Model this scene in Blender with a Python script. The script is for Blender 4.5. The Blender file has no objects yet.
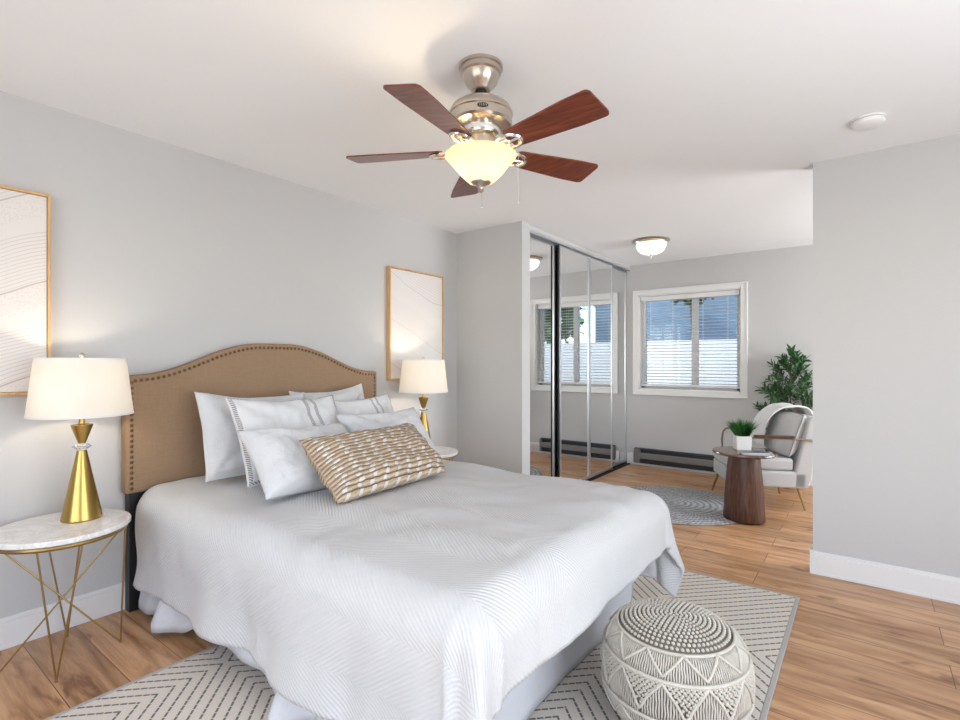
import bpy, bmesh, math, random
from mathutils import Vector, Matrix, noise
PI = math.pi
random.seed(7)
S = bpy.context.scene
COL = S.collection

# ------------------------------------------------------------------ camera
FPX = 508.5
cam_d = bpy.data.cameras.new('camera'); cam = bpy.data.objects.new('camera', cam_d); COL.objects.link(cam)
cam_d.sensor_fit = 'HORIZONTAL'; cam_d.sensor_width = 36.0; cam_d.lens = 36.0*FPX/960
cam_d.shift_y = 2.0/960; cam_d.clip_start = .02
YAW = math.radians(37.2)
cam.location = (3.012, 0, 1.255); cam.rotation_euler = (PI/2, 0, YAW)
S.camera = cam
# ------------------------------------------------------------------ view, world, sun, window daylight and added fill
S.view_settings.view_transform = 'Standard'; S.view_settings.look = 'None'
S.view_settings.exposure = 0.13; S.view_settings.gamma = 1.0; S.view_settings.use_curve_mapping = False
W = bpy.data.worlds.new('sky'); S.world = W; W.use_nodes = True
wn = W.node_tree.nodes; wl = W.node_tree.links
bg = wn['Background']
sky = wn.new('ShaderNodeTexSky'); sky.sky_type = 'NISHITA'; sky.sun_disc = False
sky.sun_elevation = math.radians(50); sky.sun_rotation = math.radians(180); sky.air_density = 1.0; sky.dust_density = 1.5
wl.new(sky.outputs[0], bg.inputs[0]); bg.inputs[1].default_value = 0.42

def light(name, kind, loc, energy, color=(1, 1, 1), rot=(0, 0, 0), size=None, size_y=None, radius=None, parent=None):
    d = bpy.data.lights.new(name, kind); d.energy = energy; d.color = color
    if kind == 'AREA':
        d.shape = 'RECTANGLE'; d.size = size; d.size_y = size_y or size
    elif kind == 'SUN':
        d.angle = math.radians(1.0)
    elif radius: d.shadow_soft_size = radius
    o = bpy.data.objects.new(name, d); COL.objects.link(o); o.location = loc; o.rotation_euler = rot
    if parent:
        o.parent = parent; o.location = Vector(loc) - ORG[parent.name]
    return o
light('sun', 'SUN', (0, -6, 8), 2.2, (1, .96, .9), (math.radians(38), 0, math.radians(-6)))
# side window daylight, plus added back and alcove fills, all tilted to brighten ceiling
light('daylight_side', 'AREA', (5.0, 1.0, 1.20), 88, (.92, .96, 1.0), (0, PI/2+math.radians(38), 0), 2.1, 2.4)
light('fill_back', 'AREA', (2.4, -1.58, 1.35), 34, (.94, .97, 1.0), (PI/2+math.radians(35), 0, 0), 3.0, 1.7)
light('fill_alcove', 'AREA', (5.0, 5.0, 1.40), 92, (.96, .98, 1.0), (0, PI/2+math.radians(12), 0), 1.5, 1.6)

# ------------------------------------------------------------------ mesh helpers
ORG = {}
def box(bm, x0, x1, y0, y1, z0, z1):
    v = [bm.verts.new(p) for p in ((x0,y0,z0),(x1,y0,z0),(x1,y1,z0),(x0,y1,z0),(x0,y0,z1),(x1,y0,z1),(x1,y1,z1),(x0,y1,z1))]
    for f in ((3,2,1,0),(4,5,6,7),(0,1,5,4),(1,2,6,5),(2,3,7,6),(3,0,4,7)):
        bm.faces.new([v[i] for i in f])
    return bm
def nb(): return bmesh.new()
def bx(*a): return box(nb(), *a)
def lathe(bm, prof, c=(0, 0, 0), seg=32, sx=1, sy=1, wob=None):
    rings = []
    for r, z in prof:
        if r < 1e-5: rings.append([bm.verts.new((c[0], c[1], c[2]+z))])
        else:
            rings.append([bm.verts.new((c[0]+sx*r*math.cos(2*PI*i/seg), c[1]+sy*r*math.sin(2*PI*i/seg), c[2]+z)) for i in range(seg)])
    for a, b in zip(rings, rings[1:]):
        for i in range(seg):
            j = (i+1) % seg
            if len(a) == 1 and len(b) > 1: bm.faces.new((a[0], b[j], b[i]))
            elif len(b) == 1 and len(a) > 1: bm.faces.new((a[i], a[j], b[0]))
            elif len(a) > 1: bm.faces.new((a[i], a[j], b[j], b[i]))
    return bm
def tube(bm, pts, r, seg=8, closed=False, r2=None):
    pts = [Vector(p) for p in pts]; n = len(pts); rings = []
    up = Vector((0, 0, 1)); prev = None
    for k, p in enumerate(pts):
        a = pts[(k-1) % n] if (closed or k > 0) else p
        b = pts[(k+1) % n] if (closed or k < n-1) else p
        t = (b-a).normalized()
        if prev is None:
            s = t.cross(up)
            if s.length < 1e-3: s = t.cross(Vector((1, 0, 0)))
        else: s = prev - t*prev.dot(t)
        s.normalize(); prev = s; q = t.cross(s)
        rr = r if r2 is None else r+(r2-r)*k/(n-1)
        rings.append([bm.verts.new(p+(s*math.cos(2*PI*i/seg)+q*math.sin(2*PI*i/seg))*rr) for i in range(seg)])
    m = n if closed else n-1
    for k in range(m):
        A, B = rings[k], rings[(k+1) % n]
        for i in range(seg):
            j = (i+1) % seg; bm.faces.new((A[i], A[j], B[j], B[i]))
    if not closed:
        bm.faces.new(rings[0][::-1]); bm.faces.new(rings[-1])
    return bm
def ball(bm, c, r, sx=1, sy=1, sz=1, u=8, v=6):
    prof = [(max(0, r*math.sin(PI*k/v)), -r*sz*math.cos(PI*k/v)) for k in range(v+1)]
    prof[0] = (0, prof[0][1]); prof[-1] = (0, prof[-1][1])
    return lathe(bm, prof, c, u, sx, sy)
def prism(bm, pts, f0, f1):
    """closed outline pts (2D), f0/f1 map a 2D point to the two faces"""
    A = [bm.verts.new(f0(p)) for p in pts]; B = [bm.verts.new(f1(p)) for p in pts]
    bm.faces.new(A[::-1]); bm.faces.new(B)
    for i in range(len(pts)):
        j = (i+1) % len(pts); bm.faces.new((A[i], A[j], B[j], B[i]))
    return bm
def grid(bm, nu, nv, f, uv=None):
    V = [[bm.verts.new(f(i/nu, j/nv)) for j in range(nv+1)] for i in range(nu+1)]
    lay = bm.loops.layers.uv.verify() if uv else None
    for i in range(nu):
        for j in range(nv):
            fa = bm.faces.new((V[i][j], V[i+1][j], V[i+1][j+1], V[i][j+1]))
            if uv:
                for l, (a, b) in zip(fa.loops, ((i, j), (i+1, j), (i+1, j+1), (i, j+1))): l[lay].uv = uv(a/nu, b/nv)
    return V

def link(name, bm, m, org, parent=None, smooth=False, bevel=0, sub=0, solid=0, auto=35, seg=2, normals=True):
    me = bpy.data.meshes.new(name)
    if normals: bmesh.ops.recalc_face_normals(bm, faces=bm.faces)
    org = Vector(org)
    bmesh.ops.translate(bm, verts=bm.verts, vec=-org)
    if smooth:
        for f in bm.faces: f.smooth = True
    bm.to_mesh(me); bm.free()
    if m: me.materials.append(m)
    o = bpy.data.objects.new(name, me); COL.objects.link(o)
    if smooth and auto < 180: 
        try: me.set_sharp_from_angle(angle=math.radians(auto))
        except Exception: pass
    if solid:
        s = o.modifiers.new('solid', 'SOLIDIFY'); s.thickness = solid; s.offset = -1
    if bevel:
        b = o.modifiers.new('bevel', 'BEVEL'); b.width = bevel; b.segments = seg; b.limit_method = 'ANGLE'; b.angle_limit = math.radians(40)
    if sub:
        b = o.modifiers.new('sub', 'SUBSURF'); b.levels = sub; b.render_levels = sub
    if parent: o.parent = parent; o.location = (0, 0, 0)
    else: o.location = org
    ORG[o.name] = org
    return o
def tag(o, label=None, cat=None, group=None, kind=None):
    if label: o['label'] = label
    if cat: o['category'] = cat
    if group: o['group'] = group
    if kind: o['kind'] = kind
    return o
def thing(name, label, cat, loc, group=None):
    o = bpy.data.objects.new(name, None); COL.objects.link(o); o.location = loc; o.empty_display_size = .05
    ORG[o.name] = Vector(loc)
    return tag(o, label, cat, group)
def part(name, bm, m, parent, **k): return link(name, bm, m, ORG[parent.name], parent, **k)
def solo(name, bm, m, label, cat, org, group=None, **k):
    return tag(link(name, bm, m, org, None, **k), label, cat, group)
def struct(name, bm, m, org=(0, 0, 0), parent=None, **k):
    if parent: return part(name, bm, m, parent, **k)
    return tag(link(name, bm, m, org, None, **k), kind='structure')
def copy_tree(o, parent=None):
    c = o.copy(); COL.objects.link(c)
    if parent: c.parent = parent
    for ch in list(o.children): copy_tree(ch, c)
    return c

# ------------------------------------------------------------------ material helpers
class NT:
    def __init__(s, name):
        s.m = bpy.data.materials.new(name); s.m.use_nodes = True
        s.n = s.m.node_tree.nodes; s.l = s.m.node_tree.links
        s.b = s.n['Principled BSDF']; s.out = s.n['Material Output']
    def new(s, t, **k):
        n = s.n.new(t)
        for a, v in k.items(): setattr(n, a, v)
        return n
    def val(s, sock, v):
        if isinstance(v, bpy.types.NodeSocket): s.l.new(v, sock)
        else: sock.default_value = v
    def math(s, op, a, b=None, c=None):
        n = s.new('ShaderNodeMath', operation=op); s.val(n.inputs[0], a)
        if b is not None: s.val(n.inputs[1], b)
        if c is not None: s.val(n.inputs[2], c)
        return n.outputs[0]
    def coord(s, which='Object'): return s.new('ShaderNodeTexCoord').outputs[which]
    def sep(s, v): n = s.new('ShaderNodeSeparateXYZ'); s.l.new(v, n.inputs[0]); return n.outputs
    def mapping(s, v, scale=(1, 1, 1), loc=(0, 0, 0), rot=(0, 0, 0)):
        n = s.new('ShaderNodeMapping'); s.l.new(v, n.inputs[0]); n.inputs['Scale'].default_value = scale
        n.inputs['Location'].default_value = loc; n.inputs['Rotation'].default_value = rot; return n.outputs[0]
    def noise(s, v, scale=5, detail=3, rough=.5, dist=0):
        n = s.new('ShaderNodeTexNoise'); s.l.new(v, n.inputs['Vector']); n.inputs['Scale'].default_value = scale
        n.inputs['Detail'].default_value = detail; n.inputs['Roughness'].default_value = rough; n.inputs['Distortion'].default_value = dist
        return n.outputs[0]
    def ramp(s, f, stops):
        n = s.new('ShaderNodeValToRGB'); s.l.new(f, n.inputs[0]); cr = n.color_ramp
        while len(cr.elements) > len(stops): cr.elements.remove(cr.elements[-1])
        while len(cr.elements) < len(stops): cr.elements.new(.5)
        for e, (p, c) in zip(cr.elements, stops): e.position = p; e.color = (*c, 1) if len(c) == 3 else c
        return n.outputs[0]
    def mix(s, f, a, b, mode='MIX'):
        n = s.new('ShaderNodeMix', data_type='RGBA', blend_type=mode)
        s.val(n.inputs[0], f)
        for i, v in ((6, a), (7, b)):
            if isinstance(v, bpy.types.NodeSocket): s.l.new(v, n.inputs[i])
            else: n.inputs[i].default_value = (*v, 1)
        return n.outputs[2]
    def color(s, v): 
        if isinstance(v, bpy.types.NodeSocket): s.l.new(v, s.b.inputs['Base Color'])
        else: s.b.inputs['Base Color'].default_value = (*v, 1)
    def set(s, **k):
        for a, v in k.items(): s.val(s.b.inputs[a.replace('_', ' ')], v)
    def bump(s, h, strength=.3, dist=.002):
        n = s.new('ShaderNodeBump'); s.l.new(h, n.inputs['Height']); n.inputs['Strength'].default_value = strength
        n.inputs['Distance'].default_value = dist; s.l.new(n.outputs[0], s.b.inputs['Normal'])

def simple(name, c, rough=.5, metal=0, spec=None, nscale=0, nstr=.1, ndist=.001, var=0):
    t = NT(name); t.set(Roughness=rough, Metallic=metal)
    if spec is not None: t.set(Specular_IOR_Level=spec)
    co = t.coord()
    if var:
        f = t.noise(co, 6, 3)
        t.color(t.mix(f, tuple(x*(1-var) for x in c), tuple(min(1, x*(1+var)) for x in c)))
    else: t.color(c)
    if nscale: t.bump(t.noise(co, nscale, 3), nstr, ndist)
    return t.m

M = {}
M['wall'] = simple('wall_paint', (.545, .543, .540), .75, nscale=70, nstr=.22, ndist=.003)
M['ceiling'] = simple('ceiling_paint', (.87, .885, .90), .85, nscale=45, nstr=.25, ndist=.003)
M['trim'] = simple('trim_paint', (.78, .78, .775), .4, nscale=10, nstr=.02)
M['white_plastic'] = simple('white_plastic', (.82, .82, .82), .35, nscale=30, nstr=.01)
M['black'] = simple('black_metal', (.012, .012, .014), .45, nscale=60, nstr=.05)
M['alu'] = simple('door_aluminium', (.62, .64, .66), .28, .85, nscale=200, nstr=.02)
M['heater'] = simple('heater_enamel', (.20, .195, .19), .45, .3, nscale=80, nstr=.03)
M['heater_dark'] = simple('heater_fins', (.02, .025, .03), .5)
M['nickel'] = simple('brushed_nickel', (.56, .50, .43), .28, 1, nscale=160, nstr=.05)
M['chrome'] = simple('polished_metal', (.80, .78, .74), .12, 1, nscale=100, nstr=.02)
M['gold'] = simple('brushed_brass', (.50, .33, .10), .3, 1, nscale=220, nstr=.08)
M['gold_leg'] = simple('aged_gold', (.36, .235, .09), .38, .9, nscale=120, nstr=.05)
M['dark_gold'] = simple('bronze_arm', (.30, .24, .18), .35, .8, nscale=120, nstr=.05)
M['nail'] = simple('nailhead_bronze', (.16, .09, .05), .35, .8)
M['pot'] = simple('white_ceramic', (.80, .79, .77), .35, nscale=40, nstr=.05)
M['basket'] = simple('woven_basket', (.45, .33, .2), .8, nscale=60, nstr=.5, ndist=.005)
M['soil'] = simple('soil', (.05, .035, .025), .95, nscale=60, nstr=.6, ndist=.005)
M['bark'] = simple('bark', (.16, .11, .07), .85, nscale=60, nstr=.5, ndist=.003)
M['page'] = simple('paper_pages', (.75, .74, .72), .8, nscale=200, nstr=.1)
M['cover1'] = simple('magazine_cover_grey', (.42, .44, .48), .35, var=.4)
M['cover2'] = simple('magazine_cover_dark', (.10, .12, .15), .35, var=.2)

def t_mirror():
    t = NT('mirror'); t.color((.90, .915, .92)); t.set(Metallic=1.0, Roughness=.006); return t.m
M['mirror'] = t_mirror()
def t_glass():
    t = NT('window_glass')
    g = t.new('ShaderNodeBsdfGlossy'); g.inputs['Roughness'].default_value = .02
    tr = t.new('ShaderNodeBsdfTransparent'); tr.inputs[0].default_value = (.93, .97, .97, 1)
    fr = t.new('ShaderNodeFresnel'); fr.inputs[0].default_value = 1.5
    mx = t.new('ShaderNodeMixShader'); t.l.new(fr.outputs[0], mx.inputs[0]); t.l.new(tr.outputs[0], mx.inputs[1]); t.l.new(g.outputs[0], mx.inputs[2])
    t.l.new(mx.outputs[0], t.out.inputs[0]); return t.m
M['glass'] = t_glass()
def t_crystal():
    t = NT('crystal'); t.color((.97, .98, 1)); t.set(Roughness=.03, IOR=1.5); t.b.inputs['Transmission Weight'].default_value = .9; return t.m
M['crystal'] = t_crystal()

def t_floor():
    t = NT('oak_laminate'); co = t.coord(); x, y, z = t.sep(co)
    br = t.new('ShaderNodeTexBrick'); t.l.new(co, br.inputs['Vector'])
    br.offset = .37; br.offset_frequency = 2; br.inputs['Scale'].default_value = 1
    br.inputs['Brick Width'].default_value = 1.25; br.inputs['Row Height'].default_value = .19
    br.inputs['Mortar Size'].default_value = .0019; br.inputs['Mortar Smooth'].default_value = .4
    br.inputs['Color1'].default_value = (0, 0, 0, 1); br.inputs['Color2'].default_value = (1, 1, 1, 1); br.inputs['Mortar'].default_value = (.5, .5, .5, 1)
    # each plank gets its own grain offset
    cb = t.new('ShaderNodeCombineXYZ')
    t.val(cb.inputs[0], t.math('ADD', t.math('MULTIPLY', x, 1.0), t.math('MULTIPLY', br.outputs['Color'], 7.0)))
    t.val(cb.inputs[1], t.math('MULTIPLY', y, 9.0)); t.val(cb.inputs[2], t.math('MULTIPLY', br.outputs['Color'], 11.0))
    g1 = t.noise(cb.outputs[0], 2.2, 6, .62, .6)
    cb2 = t.new('ShaderNodeCombineXYZ'); t.val(cb2.inputs[0], t.math('MULTIPLY', x, 3.0)); t.val(cb2.inputs[1], t.math('MULTIPLY', y, 60.0)); t.val(cb2.inputs[2], br.outputs['Color'])
    g2 = t.noise(cb2.outputs[0], 2.5, 4, .6)
    g3 = t.noise(t.mapping(co, (1.4, 6, 1)), 2.0, 4, .55, 1.0)
    base = t.ramp(g1, [(.26, (.25, .115, .050)), (.40, (.47, .25, .125)), (.54, (.64, .375, .20)), (.75, (.78, .51, .30))])
    base = t.mix(t.math('MULTIPLY', t.math('POWER', g2, 1.6), .55), base, (.26, .12, .05), 'MIX')
    knots = t.ramp(g3, [(.31, (.34, .22, .15)), (.41, (1, 1, 1))])
    base = t.mix(.75, base, knots, 'MULTIPLY')
    tone = t.ramp(br.outputs['Color'], [(0, (.84, .82, .80)), (1, (1.1, 1.08, 1.06))])
    base = t.mix(1.0, base, tone, 'MULTIPLY')
    base = t.mix(br.outputs['Fac'], base, (.12, .06, .03))
    t.color(base)
    t.set(Roughness=t.math('ADD', .22, t.math('MULTIPLY', g1, .20)), Specular_IOR_Level=.5)
    t.bump(t.math('SUBTRACT', t.math('MULTIPLY', g2, .3), br.outputs['Fac']), .25, .0012)
    return t.m
M['floor'] = t_floor()

def tri(t, v, per, off=0):   # triangle wave 0..per/2
    a = t.math('PINGPONG', t.math('ADD', v, off+100*per), per/2); return a
def t_comforter():
    t = NT('white_seersucker_chevron'); co = t.coord('UV'); u, v, _ = t.sep(co)
    w = t.math('ADD', u, t.math('MULTIPLY', t.noise(co, 5, 2), .02))
    ph = t.math('ADD', t.math('MULTIPLY', w, .75), t.math('MULTIPLY', tri(t, v, .38, .05), 1.1))
    rib = t.math('SINE', t.math('MULTIPLY', ph, 2*PI/.0165))
    rib = t.math('ADD', rib, t.math('MULTIPLY', t.noise(t.mapping(co, (1, 1, 1)), 150, 3, .6), 2.2))
    fol = t.noise(co, 4, 3, .5, .6)
    t.color((.62, .62, .625)); t.set(Roughness=.85, Specular_IOR_Level=.15)
    h = t.math('ADD', t.math('MULTIPLY', rib, .22), t.math('MULTIPLY', fol, 1.2))
    t.bump(h, .5, .007)
    return t.m
M['comforter'] = t_comforter()
def t_linen(name, c, scale=420, st=.25, wr=.5):
    t = NT(name); co = t.coord('Object')
    a = t.noise(t.mapping(co, (1, 1, .12)), scale, 2); b = t.noise(t.mapping(co, (.12, .12, 1)), scale, 2)
    f = t.noise(co, 14, 3, .55, 1.0)
    t.color(t.mix(t.noise(co, 90, 2), tuple(x*.93 for x in c), c)); t.set(Roughness=.9, Specular_IOR_Level=.15)
    t.bump(t.math('ADD', t.math('MULTIPLY', t.math('ADD', a, b), .18), t.math('MULTIPLY', f, wr)), st, .008)
    return t.m
M['linen'] = t_linen('white_cotton', (.66, .665, .68), wr=1.2, st=.6)
M['skirt'] = t_linen('white_sheet', (.64, .65, .68))
M['chair_fabric'] = t_linen('pale_grey_fabric', (.53, .53, .525), 260, .3, .2)
M['chair_pipe'] = t_linen('grey_piping', (.30, .30, .31))
M['throw'] = t_linen('soft_white_throw', (.78, .78, .77), 120, .5, .4)
def t_headboard():
    t = NT('tan_linen_upholstery'); co = t.coord()
    a = t.noise(t.mapping(co, (1, 1, .05)), 500, 2); b = t.noise(t.mapping(co, (1, .05, 1)), 500, 2)
    w = t.math('ADD', a, b)
    t.color(t.ramp(w, [(.35, (.25, .145, .075)), (.65, (.46, .30, .175))]) if False else t.mix(t.math('MULTIPLY', w, .5), (.235, .15, .088), (.40, .275, .18)))
    t.set(Roughness=.9, Specular_IOR_Level=.15); t.bump(w, .25, .002); return t.m
M['headboard'] = t_headboard()
def t_sham():   # white cotton, dark stitched border and twin stripes; UV 0..1 over the face
    t = NT('embroidered_sham'); co = t.coord('UV'); u, v, _ = t.sep(co)
    du = t.math('MINIMUM', u, t.math('SUBTRACT', 1, u)); dv = t.math('MINIMUM', v, t.math('SUBTRACT', 1, v))
    d = t.math('MINIMUM', du, dv)
    ring = t.math('COMPARE', d, .022, .013)
    s1 = t.math('COMPARE', t.math('ADD', u, t.math('MULTIPLY', v, .03)), .66, .017); s2 = t.math('COMPARE', t.math('ADD', u, t.math('MULTIPLY', v, .03)), .745, .017)
    inside = t.math('GREATER_THAN', dv, .03)
    st = t.math('MULTIPLY', t.math('MAXIMUM', s1, s2), inside)
    weave = t.math('GREATER_THAN', t.math('SINE', t.math('MULTIPLY', t.math('ADD', u, v), 260)), -.15)
    m = t.math('MULTIPLY', t.math('MAXIMUM', ring, st), weave)
    rib = t.math('SINE', t.math('MULTIPLY', u, 420))
    t.color(t.mix(t.math('MULTIPLY', m, .85), (.68, .68, .69), (.13, .125, .125))); t.set(Roughness=.9, Specular_IOR_Level=.15)
    t.bump(t.math('ADD', t.math('MULTIPLY', rib, .06), t.math('MULTIPLY', t.noise(co, 7, 3, .5, 1), .6)), .35, .008)
    return t.m
M['sham'] = t_sham()
def t_woven():
    t = NT('tan_white_chunky_weave'); co = t.coord('UV'); u, v, _ = t.sep(co)
    nz = t.noise(co, 14, 2)
    row = t.math('ADD', t.math('MULTIPLY', v, 18), t.math('MULTIPLY', nz, .7))
    fr = t.math('FRACT', row)
    colu = t.math('ADD', t.math('MULTIPLY', u, 9.5), t.math('MULTIPLY', nz, .5))
    colu = t.math('ADD', colu, t.math('MULTIPLY', t.math('PINGPONG', t.math('FLOOR', row), 1), .22))
    fc = t.math('FRACT', colu)
    tuft = t.math('MULTIPLY', t.math('GREATER_THAN', fc, .70), t.math('GREATER_THAN', fr, .30))
    tan = t.mix(t.noise(co, 60, 3), (.36, .25, .155), (.66, .52, .38))
    tan = t.mix(t.math('MULTIPLY', t.math('COMPARE', fr, .62, .10), .45), tan, (.74, .66, .56))
    c = t.mix(tuft, tan, (.74, .72, .69))
    dark = t.math('LESS_THAN', fr, .24)
    c = t.mix(t.math('MULTIPLY', dark, .75), c, (.20, .13, .08))
    t.color(c); t.set(Roughness=.95, Specular_IOR_Level=.1)
    h = t.math('ADD', t.math('SINE', t.math('MULTIPLY', fr, PI)), t.math('MULTIPLY', tuft, .8))
    t.bump(h, .9, .010); return t.m
M['woven'] = t_woven()
def t_rug():
    t = NT('chevron_area_rug'); co = t.coord(); x, y, z = t.sep(co)   # origin at rug's centre
    n = t.noise(co, 60, 2)
    p = t.math('ADD', tri(t, x, 2.5, -.415), tri(t, y, 2.8, .60))
    p = t.math('ADD', p, t.math('MULTIPLY', n, .003))
    q = t.math('FRACT', t.math('MULTIPLY', p, 1/.060))
    ln = t.math('LESS_THAN', q, .20)
    r = t.math('SUBTRACT', tri(t, x, 2.5, -.415), tri(t, y, 2.8, .60))
    dash = t.math('GREATER_THAN', t.math('FRACT', t.math('MULTIPLY', r, 1/.04)), .14)
    m = t.math('MULTIPLY', ln, dash)
    base = t.mix(t.noise(co, 300, 2), (.58, .525, .455), (.79, .735, .66))
    t.color(t.mix(t.math('MULTIPLY', m, .9), base, (.125, .12, .125))); t.set(Roughness=.95, Specular_IOR_Level=.1)
    t.bump(t.math('SUBTRACT', t.noise(co, 260, 2), m), .6, .004); return t.m
M['rug'] = t_rug()
M['rug_edge'] = t_linen('rug_binding', (.46, .44, .41), 300, .3, .2)
def t_round():
    t = NT('braided_round_rug'); co = t.coord(); x, y, z = t.sep(co)
    r = t.math('SQRT', t.math('ADD', t.math('MULTIPLY', x, x), t.math('MULTIPLY', y, y)))
    a = t.math('ARCTAN2', y, x)
    w = t.math('SINE', t.math('MULTIPLY', r, 2*PI/.05))
    b = t.math('SINE', t.math('ADD', t.math('MULTIPLY', a, t.math('MULTIPLY', r, 260) if False else 90), t.math('MULTIPLY', r, 125)))
    n = t.noise(co, 60, 3)
    f = t.math('ADD', t.math('MULTIPLY', w, .13), t.math('ADD', t.math('MULTIPLY', b, .08), n))
    t.color(t.ramp(f, [(.2, (.16, .16, .165)), (.5, (.34, .345, .35)), (.8, (.52, .53, .54))])); t.set(Roughness=.95, Specular_IOR_Level=.1)
    t.bump(t.math('ADD', w, t.math('MULTIPLY', b, .5)), .5, .003); return t.m
M['round'] = t_round()
def t_cream():
    t = NT('cream_cotton_cord'); co = t.coord()
    t.color(t.mix(t.noise(co, 40, 2), (.48, .445, .385), (.66, .625, .555))); t.set(Roughness=.95, Specular_IOR_Level=.1)
    t.bump(t.noise(co, 260, 3), .6, .003); return t.m
M['cream'] = t_cream()
def t_pouf():  # lining coloured dark to put shade into the holes of the cream netting
    t = NT('shaded_pouf_lining'); co = t.coord(); t.color(t.mix(t.noise(co, 60, 2), (.17, .15, .12), (.25, .225, .19))); t.set(Roughness=.95, Specular_IOR_Level=.1)
    t.bump(t.noise(co, 200, 3), .6, .003); return t.m
M['pouf'] = t_pouf()
def t_wood(name, dark, mid, lite, sc=(14, 14, 1.2), rough=.3, coat=0):
    t = NT(name); co = t.coord(); g = t.noise(t.mapping(co, sc), 3, 5, .6, .8)
    t.color(t.ramp(g, [(.3, dark), (.5, mid), (.72, lite)])); t.set(Roughness=rough)
    if coat: t.b.inputs['Coat Weight'].default_value = coat
    t.bump(g, .1, .001); return t.m
M['walnut'] = t_wood('dark_walnut', (.035, .014, .008), (.085, .034, .020), (.15, .068, .040), rough=.4)
M['walnut_top'] = t_wood('dark_walnut_top', (.06, .026, .016), (.12, .055, .035), (.20, .10, .065), (2, 14, 2), .18, .5)
M['blade'] = t_wood('mahogany_blade', (.065, .012, .007), (.15, .030, .014), (.26, .065, .026), (1.5, 22, 8), .28, .2)
M['oak_frame'] = t_wood('light_oak_frame', (.50, .28, .12), (.60, .36, .16), (.70, .45, .22), (12, 12, 1), .45)
def t_marble():
    t = NT('white_marble'); co = t.coord()
    f = t.noise(co, 4, 6, .65, 2.2)
    t.color(t.ramp(f, [(.40, (.82, .81, .80)), (.49, (.70, .69, .68)), (.52, (.84, .83, .82))])); t.set(Roughness=.15); return t.m
M['marble'] = t_marble()
def translucent(name, c, tc, mixf=.5, rough=.5, bump=0):
    t = NT(name); t.color(c); t.set(Roughness=rough)
    tr = t.new('ShaderNodeBsdfTranslucent'); tr.inputs[0].default_value = (*tc, 1)
    mx = t.new('ShaderNodeMixShader'); mx.inputs[0].default_value = mixf
    t.l.new(t.b.outputs[0], mx.inputs[1]); t.l.new(tr.outputs[0], mx.inputs[2]); t.l.new(mx.outputs[0], t.out.inputs[0])
    if bump: t.bump(t.noise(t.coord(), 300, 2), bump, .001)
    return t.m
M['shade'] = translucent('linen_lampshade', (.85, .83, .79), (.92, .90, .86), .5, .9, .3)
M['amber'] = translucent('alabaster_glass', (.86, .80, .68), (.95, .88, .72), .6, .25)
M['milk'] = translucent('white_frosted_glass', (.85, .85, .83), (.95, .94, .90), .6, .25)
def t_art(name, seed, lines):
    t = NT(name); co = t.coord(); x, y, z = t.sep(co)
    cb = t.new('ShaderNodeCombineXYZ'); t.val(cb.inputs[0], y); t.val(cb.inputs[1], z); cb.inputs[2].default_value = seed
    v = cb.outputs[0]
    big = t.noise(v, 1.1, 2, .4, .2)
    yy = t.math('ADD', y, (-1.10 if seed < 5 else seed*.13))
    ph = t.math('ADD', z, t.math('MULTIPLY', big, .30))
    ph = t.math('ADD', ph, t.math('MULTIPLY', t.math('SINE', t.math('MULTIPLY', yy, 3.2)), .15*(1 if seed < 5 else -.9)))
    q = t.math('FRACT', t.math('MULTIPLY', ph, lines))
    ln = t.math('LESS_THAN', t.math('ABSOLUTE', t.math('SUBTRACT', q, .5)), .11)
    pb = t.math('FRACT', t.math('MULTIPLY', ph, 2.6))
    on = t.math('GREATER_THAN', pb, .42)
    fine = t.math('MULTIPLY', t.math('MULTIPLY', ln, on), t.math('ADD', .16, t.math('MULTIPLY', t.noise(v, 5, 2), .30)))
    speck = t.math('MULTIPLY', t.math('GREATER_THAN', t.noise(v, 120, 1), .58), t.math('MULTIPLY', t.math('COMPARE', pb, .28, .12), .16))
    edge = t.math('MULTIPLY', t.math('COMPARE', pb, .42, .009), .55)
    base = t.mix(big, (.70, .665, .64), (.77, .745, .73))
    c = t.mix(t.math('MULTIPLY', t.math('MAXIMUM', t.math('MAXIMUM', fine, speck), edge), 1.0 if seed < 5 else .6), base, (.36, .29, .26))
    t.color(c); t.set(Roughness=.7); return t.m
M['art1'] = t_art('abstract_contour_print', 2.3, 62)
M['art2'] = t_art('abstract_pale_contour_print', 8.1, 50)
def t_leaf(name, a, b):
    t = NT(name); co = t.coord(); t.color(t.mix(t.noise(co, 9, 3), a, b)); t.set(Roughness=.42)
    return t.m
M['leaf'] = t_leaf('ficus_leaf', (.012, .055, .022), (.05, .17, .035))
M['grass'] = t_leaf('faux_grass', (.012, .07, .018), (.05, .20, .03))
M['tree'] = t_leaf('tree_leaf', (.05, .14, .05), (.22, .34, .12))
def t_siding(name, c1, c2, pitch, rough=.6):
    t = NT(name); co = t.coord(); x, y, z = t.sep(co)
    fr = t.math('FRACT', t.math('MULTIPLY', t.math('ADD', z, 50), 1/pitch))
    t.color(t.mix(t.noise(t.mapping(co, (1, 1, 6)), 1.5, 3), c1, c2)); t.set(Roughness=rough); t.bump(fr, .8, .02); return t.m
M['siding'] = t_siding('blue_lap_siding', (.13, .21, .32), (.21, .31, .43), .14)
M['fence'] = t_siding('pale_fence_boards', (.62, .63, .64), (.78, .79, .80), .2)
M['ground'] = simple('outdoor_gravel', (.42, .41, .39), .95, nscale=60, nstr=.6, ndist=.01, var=.2)

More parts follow.
